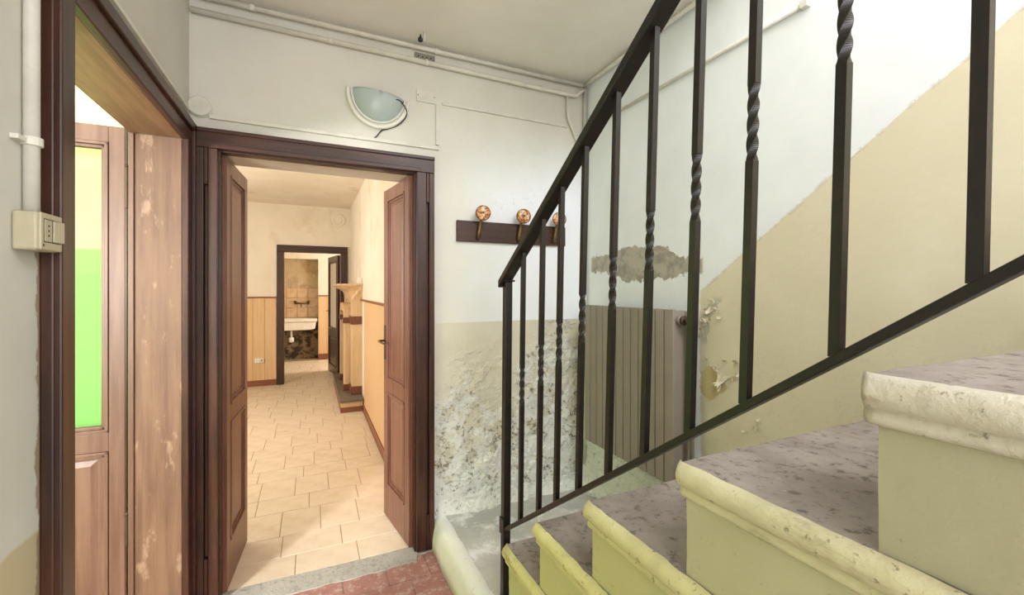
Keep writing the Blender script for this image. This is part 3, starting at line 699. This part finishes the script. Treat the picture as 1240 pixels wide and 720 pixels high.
# ------------------------------------------------------------------ pipes and conduits
def pipe(name, pts, r, label, cat='pipe', mat='pvc', clips=(), n=12):
    o = MB().tube(pts, r, n).build(name, M[mat], smooth=True); tag(o, label, cat, 'white painted pipes of the hall' if name == 'heating_pipe' else None)
    for c_ in clips:
        MB().lathe([(r+0.001, 0), (r+0.004, 0.001), (r+0.004, 0.016), (r+0.001, 0.017)], c_[0], c_[1], 14).build('clip', M[mat], o)
    return o
yp = YF-0.030
pipe('heating_pipe', [(XL+0.01, yp, 2.675), (XR-0.045, yp, 2.675)], 0.0115,
     'white painted pipe just under the ceiling, upper of the two over the doorway', clips=[((-0.25, yp, 2.675), (1, 0, 0)), ((0.60, yp, 2.675), (1, 0, 0))])
pipe('heating_pipe', [(XR-0.030, yp-0.012, 2.675), (XR-0.028, yp-0.10, 2.680), (XR-0.028, -0.9, 2.682)], 0.0115, 'white painted pipe running under the ceiling along the stairwell wall')
low = [(XL+0.01, yp+0.008, 2.612), (1.46, yp+0.008, 2.604), (1.50, yp, 2.604), (XR-0.045, yp-0.01, 2.645)]
pipe('heating_pipe', low, 0.0125, 'white painted pipe, lower of the two running across the wall over the doorway', clips=[((0.08, yp+0.008, 2.610), (1, 0, 0)), ((0.55, yp+0.008, 2.608), (1, 0, 0)), ((1.25, yp+0.008, 2.605), (1, 0, 0))])
pipe('drop_pipe', [(1.44, yp+0.008, 2.60), (1.44, yp+0.008, 2.50), (1.445, yp+0.01, 2.46), (1.50, YF-0.012, 2.36), (1.545, YF-0.012, 2.26)], 0.0085, 'thin white pipe dropping with a bend from the lower ceiling pipe')
pipe('riser_pipe', [(XR-0.022, YF-0.022, 2.68), (XR-0.022, YF-0.022, 1.2), (XR-0.020, YF-0.022, PZ)], 0.0105, 'white painted vertical pipe in the corner beside the radiator')
# conduits (rectangular trunking)
def trunk(name, pts, w_, d_, label, plane='front'):
    b = MB()
    for p, q in zip(pts, pts[1:]):
        p, q = Vector(p), Vector(q)
        lo = Vector((min(p.x, q.x), min(p.y, q.y), min(p.z, q.z))); hi = Vector((max(p.x, q.x), max(p.y, q.y), max(p.z, q.z)))
        if plane == 'front': b.box(lo.x-w_/2, hi.x+w_/2, YF-d_, YF-0.0005, lo.z-w_/2, hi.z+w_/2)
        elif plane == 'left': b.box(XL+0.0005, XL+d_, lo.y-w_/2, hi.y+w_/2, lo.z-w_/2, hi.z+w_/2)
    return tag(b.build(name, M['pvc'], bevel=0.002), label, 'conduit', 'white cable trunking of the hall')
trunk('cable_trunking', [(-0.40, 0, 2.163), (0.620, 0, 2.163)], 0.018, 0.014, 'white cable trunking running along the top of the double door frame')
trunk('cable_trunking', [(0.622, 0, 2.19), (0.622, 0, 2.392)], 0.018, 0.013, 'short vertical white cable trunking below the square junction box')
trunk('cable_trunking', [(0.655, 0, 2.412), (1.44, 0, 2.412)], 0.014, 0.012, 'thin white cable trunking from the square junction box to the room corner')
MB_l = MB().box(XL+0.0005, XL+0.014, 0.9, YF-0.06, 2.158, 2.172)
tag(MB_l.build('cable_trunking', M['pvc'], bevel=0.002), 'white cable trunking above the left doorway frame', 'conduit', 'white cable trunking of the hall')
# sloping conduit on stair wall
pa, pb = on(740, 140, 0, XR-0.01), on(975, 5, 0, XR-0.01)
tag(MB().tube([pa+(pa-pb)*0.0, pb], 0.0085, 8).build('sloping_conduit', M['pvc'], smooth=True), 'thin white conduit sloping up across the stairwell wall', 'conduit')
MB().box(-0.012, 0.012, -0.012, 0.012, -0.012, 0.012).build('end_cap', M['pvc'], bpy.data.objects['sloping_conduit'], pb)
# vertical conduit down to the socket box
pipe('socket_conduit', [(XL+0.012, 1.105, 2.9), (XL+0.012, 1.105, 1.545)], 0.0115, 'grey white vertical conduit running down to the socket box', clips=[((XL+0.012, 1.105, 1.665), (0, 0, 1))])
tag(MB().box(XL, XL+0.012, 1.065, 1.10, 1.668, 1.677).build('conduit_clip', M['pvc'], bevel=0.001), 'small metal nail clip holding the conduit above the socket box', 'clip')
# junction boxes
c0 = F(243, 130)
jb = tag(empty('round_junction_box', (c0.x, YF, c0.z)), 'round white junction box in the corner above the door frames', 'junction box')
MB().lathe([(0.042, 0.0005), (0.044, 0.02), (0.040, 0.024), (0.002, 0.026)], (0, 0, 0), (0, -1, 0), 32).build('cover', M['pvc'], jb)
MB().lathe([(0.046, 0.0006), (0.046, 0.010), (0.043, 0.011)], (0, 0, 0), (0, -1, 0), 32).build('base', M['pvc'], jb)
jq = tag(empty('square_junction_box', (0.56, YF, 2.435)), 'flat square white junction box cover right of the wall lamp', 'junction box')
MB().box(-0.052, 0.052, -0.008, -0.0005, -0.034, 0.034).build('cover', M['pvc'], jq, bevel=0.002)
for s in (-1, 1): MB().lathe([(0.003, 0.0), (0.003, 0.0015)], (s*0.044, -0.008, 0), (0, -1, 0), 8).build('screw', M['hinge_metal'], jq)
# ceiling hook and vent behind the pipes
cv = F(514, 68, 0)
vg = tag(empty('wall_vent', (cv.x, YF, 2.642)), 'small dirty perforated vent plate between the two ceiling pipes', 'vent')
MB().box(-0.055, 0.055, -0.006, -0.0005, -0.022, 0.018).build('vent_plate', simple('dirty_plaster_grey', L(150, 146, 136), 0.9, 0, 0.5, 60), vg)
for q in range(9): MB().box(-0.047+q*0.011, -0.041+q*0.011, -0.0075, -0.006, -0.016+(q % 2)*0.012, -0.008+(q % 2)*0.012).build('vent_hole', M['hole'], vg)
hx = F(512, 56, .12)
hk = tag(empty('ceiling_hook', (hx.x, YF-0.12, HC)), 'small dark hook with a white stub of cable on the ceiling above the lamp', 'hook')
MB().tube([(0.006, 0, 0.0), (0.008, 0, -0.02), (0.004, -0.004, -0.045)], 0.006, 8).build('cable_stub', M['pvc'], hk, smooth=True)
MB().lathe([(0.004, 0), (0.012, 0.006), (0.012, 0.018), (0.006, 0.026), (0.002, 0.040)], (-0.012, 0, -0.052), (0, 0, 1), 12).build('terminal', M['cable'], hk, smooth=True)

# ------------------------------------------------------------------ socket box
sb = tag(empty('socket_box', (XL, 1.068, 1.471)), 'yellowed plastic surface box with a three-hole socket and a rocker switch', 'socket')
MB().box(0.0005, 0.040, -0.0, 0.082, 0, 0.074).build('box_body', M['socket_plastic'], sb, bevel=0.006, seg=3)
MB().box(0.0385, 0.0445, 0.001, 0.081, 0.001, 0.073).build('cover_plate', M['socket_plastic'], sb, bevel=0.0025)
MB().box(0.0440, 0.0455, 0.012, 0.0395, 0.018, 0.060).build('socket_insert', M['socket_plastic'], sb, bevel=0.0008)
for q in (-1, 0, 1): MB().lathe([(0.0022, 0), (0.0022, 0.0006)], (0.0453, 0.026, 0.039+q*0.0095), (1, 0, 0), 10).build('pin_hole', M['hole'], sb)
MB().prism([(0.044, 0.043, 0.018), (0.0475, 0.043, 0.018), (0.052, 0.072, 0.018), (0.044, 0.072, 0.018)], (0, 0, 0.042)).build('rocker_switch', M['socket_plastic'], sb, bevel=0.001)
MB().box(0.0442, 0.0448, 0.010, 0.074, 0.016, 0.0175).box(0.0442, 0.0448, 0.010, 0.074, 0.0605, 0.062).box(0.0442, 0.0448, 0.010, 0.0115, 0.016, 0.062).box(0.0442, 0.0448, 0.0405, 0.0425, 0.016, 0.062).build('seam', M['hole'], sb)
MB().lathe([(0.0028, 0), (0.0028, 0.0008)], (0.0443, 0.009, 0.010), (1, 0, 0), 10).build('screw', M['hinge_metal'], sb)

sb.scale = (0.9, 0.92, 0.95)
# ------------------------------------------------------------------ mantelpiece in the far room
mp = tag(empty('mantelpiece', (XFR, 5.23, 0)), 'pale wooden fireplace mantelpiece with brown capitals on a tiled hearth', 'fireplace')
def mb(*a): return MB().box(*a)
hr = MB().box(-0.250, -0.016, 0.02, 1.70, 0.06, 0.115).build('hearth', M['mantel_wood'], mp)
MB().box(-0.254, -0.016, 0.014, 1.71, 0, 0.06).build('hearth_plinth', M['skirting'], mp)
MB().box(-0.262, -0.012, 0.0, 1.73, 0.115, 0.145).build('hearth_slab', simple('dark_hearth_stone', L(116, 104, 90), 0.5, 0, 0.5, 12), mp, bevel=0.004)
# body: two broad pilasters and a breast
for y0, y1 in ((0.25, 0.47), (1.35, 1.57)):
    MB().box(-0.115, -0.001, y0, y1, 0.145, 1.33).build('pilaster', M['mantel_wood'], mp, bevel=0.003)
    MB().box(-0.128, -0.001, y0-0.012, y1+0.012, 0.145, 0.24).build('plinth_block', M['capital'], mp, bevel=0.003)
    MB().box(-0.130, -0.001, y0-0.014, y1+0.014, 0.98, 1.075).build('capital_band', M['capital'], mp, bevel=0.003)
MB().box(-0.09, -0.001, 0.47, 1.35, 1.20, 1.33).build('frieze', M['mantel_wood'], mp)
MB().box(-0.03, -0.001, 0.47, 1.35, 0.145, 1.20).build('fire_back', simple('sooty_fire_back', L(70, 52, 40), 0.9), mp)
# flared cornice
b = MB(); prof = [(-0.115, 1.27), (-0.118, 1.32), (-0.135, 1.365), (-0.170, 1.395), (-0.215, 1.41), (-0.235, 1.425), (-0.235, 1.44), (0, 1.44), (0, 1.27)]
R = []
for px, pz in prof: R.append([(px, pz)])
a = [b.b.verts.new((px, 0.25+(px+0.115)*0.7 if px < -0.001 else 0.25-(0.08 if pz > 1.4 else 0), pz)) for px, pz in prof]
c_ = [b.b.verts.new((px, 1.57-(px+0.115)*0.7 if px < -0.001 else 1.57+(0.08 if pz > 1.4 else 0), pz)) for px, pz in prof]
b.b.faces.new(a[::-1]); b.b.faces.new(c_)
for k in range(len(prof)): b.b.faces.new((a[k], a[(k+1) % len(prof)], c_[(k+1) % len(prof)], c_[k]))
b.build('cornice', M['mantel_wood'], mp)
MB().box(-0.275, -0.001, 0.14, 1.68, 1.44, 1.465).build('mantel_shelf', M['mantel_wood'], mp, bevel=0.005)
# round-topped surround in front
b = MB(); pts = []; pi_ = []; ya, yb2, r_ = 0.50, 1.32, 0.14; zt2 = 1.22
def arch(ya, yb, zt, r):
    P = [(ya, 0.145)]
    for k in range(9): t = PI-PI/2*k/8; P.append((ya+r+r*math.cos(t), zt-r+r*math.sin(t)))
    for k in range(9): t = PI/2-PI/2*k/8; P.append((yb-r+r*math.cos(t), zt-r+r*math.sin(t)))
    return P+[(yb, 0.145)]
outer, inner = arch(0.50, 1.32, 1.22, 0.14), arch(0.60, 1.22, 1.12, 0.10)
layers = []
for P in (outer, inner):
    for xx in (-0.19, -0.09): layers.append([b.b.verts.new((xx, p[0], p[1])) for p in P])
o0, o1_, i0, i1 = layers
for k in range(len(outer)-1):
    b.b.faces.new((o0[k], o0[k+1], i0[k+1], i0[k])); b.b.faces.new((o1_[k], o1_[k+1], i1[k+1], i1[k]))
    b.b.faces.new((o0[k], o0[k+1], o1_[k+1], o1_[k])); b.b.faces.new((i0[k], i0[k+1], i1[k+1], i1[k]))
for k in (0, -1): b.b.faces.new((o0[k], o1_[k], i1[k], i0[k]))
b.build('arched_surround', M['mantel_wood'], mp, bevel=0.008, seg=3)
for y0 in (0.49, 1.21):
    MB().box(-0.200, -0.09, y0, y0+0.12, 0.145, 0.225).build('surround_foot', M['capital'], mp, bevel=0.003)
    MB().box(-0.200, -0.09, y0, y0+0.12, 0.98, 1.05).build('surround_band', M['capital'], mp, bevel=0.003)
tag(MB().box(XFR-0.06, XFR-0.02, 5.42, 5.47, 1.466, 1.54).build('paper_note', M['outlet'], bevel=0.002), 'small white scrap standing on the near end of the mantel shelf', 'paper')

# outlet, round cover in the far room
oc = on(314, 436, 1, YFR-0.012)
ol = tag(empty('wall_outlet', (oc.x, YFR-0.011, oc.z)), 'white outlet low on the plank wainscot of the far room', 'outlet')
MB().box(-0.06, 0.0, -0.012, 0, -0.035, 0.035).build('outlet_plate', M['outlet'], ol, bevel=0.004)
MB().box(0.002, 0.06, -0.028, 0, -0.03, 0.03).build('outlet_box', M['outlet'], ol, bevel=0.004)
MB().lathe([(0.016, 0), (0.014, 0.003)], (0.03, -0.028, 0), (0, -1, 0), 16).build('outlet_insert', M['socket_plastic'], ol)
rc = on(410, 267, 1, YFR)
rcov = tag(empty('round_wall_cover', (rc.x, YFR, rc.z)), 'round cream cover plate high on the far room end wall above the doorway', 'cover')
MB().lathe([(0.10, 0.0005), (0.10, 0.012), (0.092, 0.018), (0.07, 0.018), (0.066, 0.012), (0.05, 0.012), (0.046, 0.02), (0.002, 0.022)], (0, 0, 0), (0, -1, 0), 32).build('cover_plate', M['far_room'], rcov)

# ------------------------------------------------------------------ kitchen sink and tap
sk = tag(empty('kitchen_sink', (-0.33, 9.5, 0)), 'old white wall-hung sink in the stained kitchen niche', 'sink')
b = MB().box(-0.46, 0.44, -0.12, -0.07, 0.76, 0.82).box(-0.46, 0.44, 0.12, 0.18, 0.76, 0.82).box(-0.46, -0.40, -0.07, 0.12, 0.76, 0.82).box(0.38, 0.44, -0.07, 0.12, 0.76, 0.82)
b.build('rim', M['white_enamel'], sk, bevel=0.012, seg=3)
b = MB().prism([(-0.44, 0, 0.76), (0.42, 0, 0.76), (0.40, 0, 0.62), (0.30, 0, 0.60), (-0.36, 0, 0.60), (-0.42, 0, 0.62)], (0, 0.16, 0))
b.build('basin', M['white_enamel'], sk, (0, -0.10, 0), bevel=0.01)
MB().tube([(-0.02, 0.0, 0.60), (-0.02, 0.0, 0.44)], 0.018, 12).lathe([(0.02, 0), (0.045, 0.01), (0.045, 0.09), (0.025, 0.10)], (-0.02, 0, 0.36), (0, 0, 1), 16).tube([(-0.02, 0.0, 0.42), (-0.02, 0.17, 0.42)], 0.018, 12).build('drain_trap', M['outlet'], sk, smooth=True)
tp = tag(empty('wall_tap', (-0.18, 9.668, 1.12)), 'brass wall tap on the tiles above the sink', 'tap')
MB().tube([(-0.12, -0.03, 0), (0.14, -0.03, 0)], 0.016, 12).build('tap_body', M['brass'], tp, smooth=True)
for s in (-0.11, 0.13):
    MB().lathe([(0.02, 0), (0.014, 0.01), (0.014, 0.035)], (s, 0, 0), (0, -1, 0), 12).build('inlet', M['brass'], tp)
    MB().lathe([(0.01, 0), (0.03, 0.02), (0.03, 0.035), (0.005, 0.045)], (s, -0.03, 0.01), (0, -0.3, 1), 12).build('tap_handle', M['brass'], tp)
MB().tube(smoothpts([Vector(p) for p in ((0, -0.03, 0), (0, -0.10, 0.01), (0, -0.16, -0.02), (0, -0.17, -0.07))]), 0.012, 10).build('spout', M['brass'], tp, smooth=True)

# ------------------------------------------------------------------ curled paint flakes on the stair wall
M['flake'] = simple('loose_paint_flake', L(222, 212, 186), 0.95, 0, 0.5, 60, 0.6)
fl_p = [(862, 372, .05), (869, 378, .04), (858, 386, .05), (853, 394, .05), (850, 402, .04), (866, 444, .045), (876, 452, .085), (868, 470, .035), (893, 444, .05), (890, 452, .03), (912, 516, .04), (862, 446, .03), (905, 372, .02), (856, 380, .04), (866, 366, .04), (874, 384, .03), (846, 408, .04), (884, 458, .035), (858, 438, .04), (870, 464, .05), (899, 452, .035), (880, 440, .03), (905, 522, .03), (921, 508, .025)]
for k, (u, v, s) in enumerate(fl_p):
    s *= 1.35; p = on(u, v, 0, XR-0.003); rnd = random.Random(k); b = MB(); ang = rnd.uniform(0, 6.28); na, nb = 6, 5; R = []
    for i in range(na+1):
        a = i/na; wd = s*(0.16+0.14*rnd.random())*(1-0.6*a); row = []
        for j in range(nb+1):
            t = (j/nb-0.5)*2; lx = a*s*0.7*(1-0.35*a)+rnd.uniform(-.06, .06)*s; ly = t*wd+rnd.uniform(-.04, .04)*s
            dep = -s*0.30*a*a-0.02*s*rnd.random()
            row.append(b.b.verts.new((dep, lx*math.cos(ang)-ly*math.sin(ang), lx*math.sin(ang)+ly*math.cos(ang))))
        R.append(row)
    for A, B in zip(R, R[1:]):
        for j in range(nb): b.b.faces.new((A[j], A[j+1], B[j+1], B[j]))
    o = b.build('paint_flake', M['flake'], wr, p); md = o.modifiers.new('solid', 'SOLIDIFY'); md.thickness = 0.0012
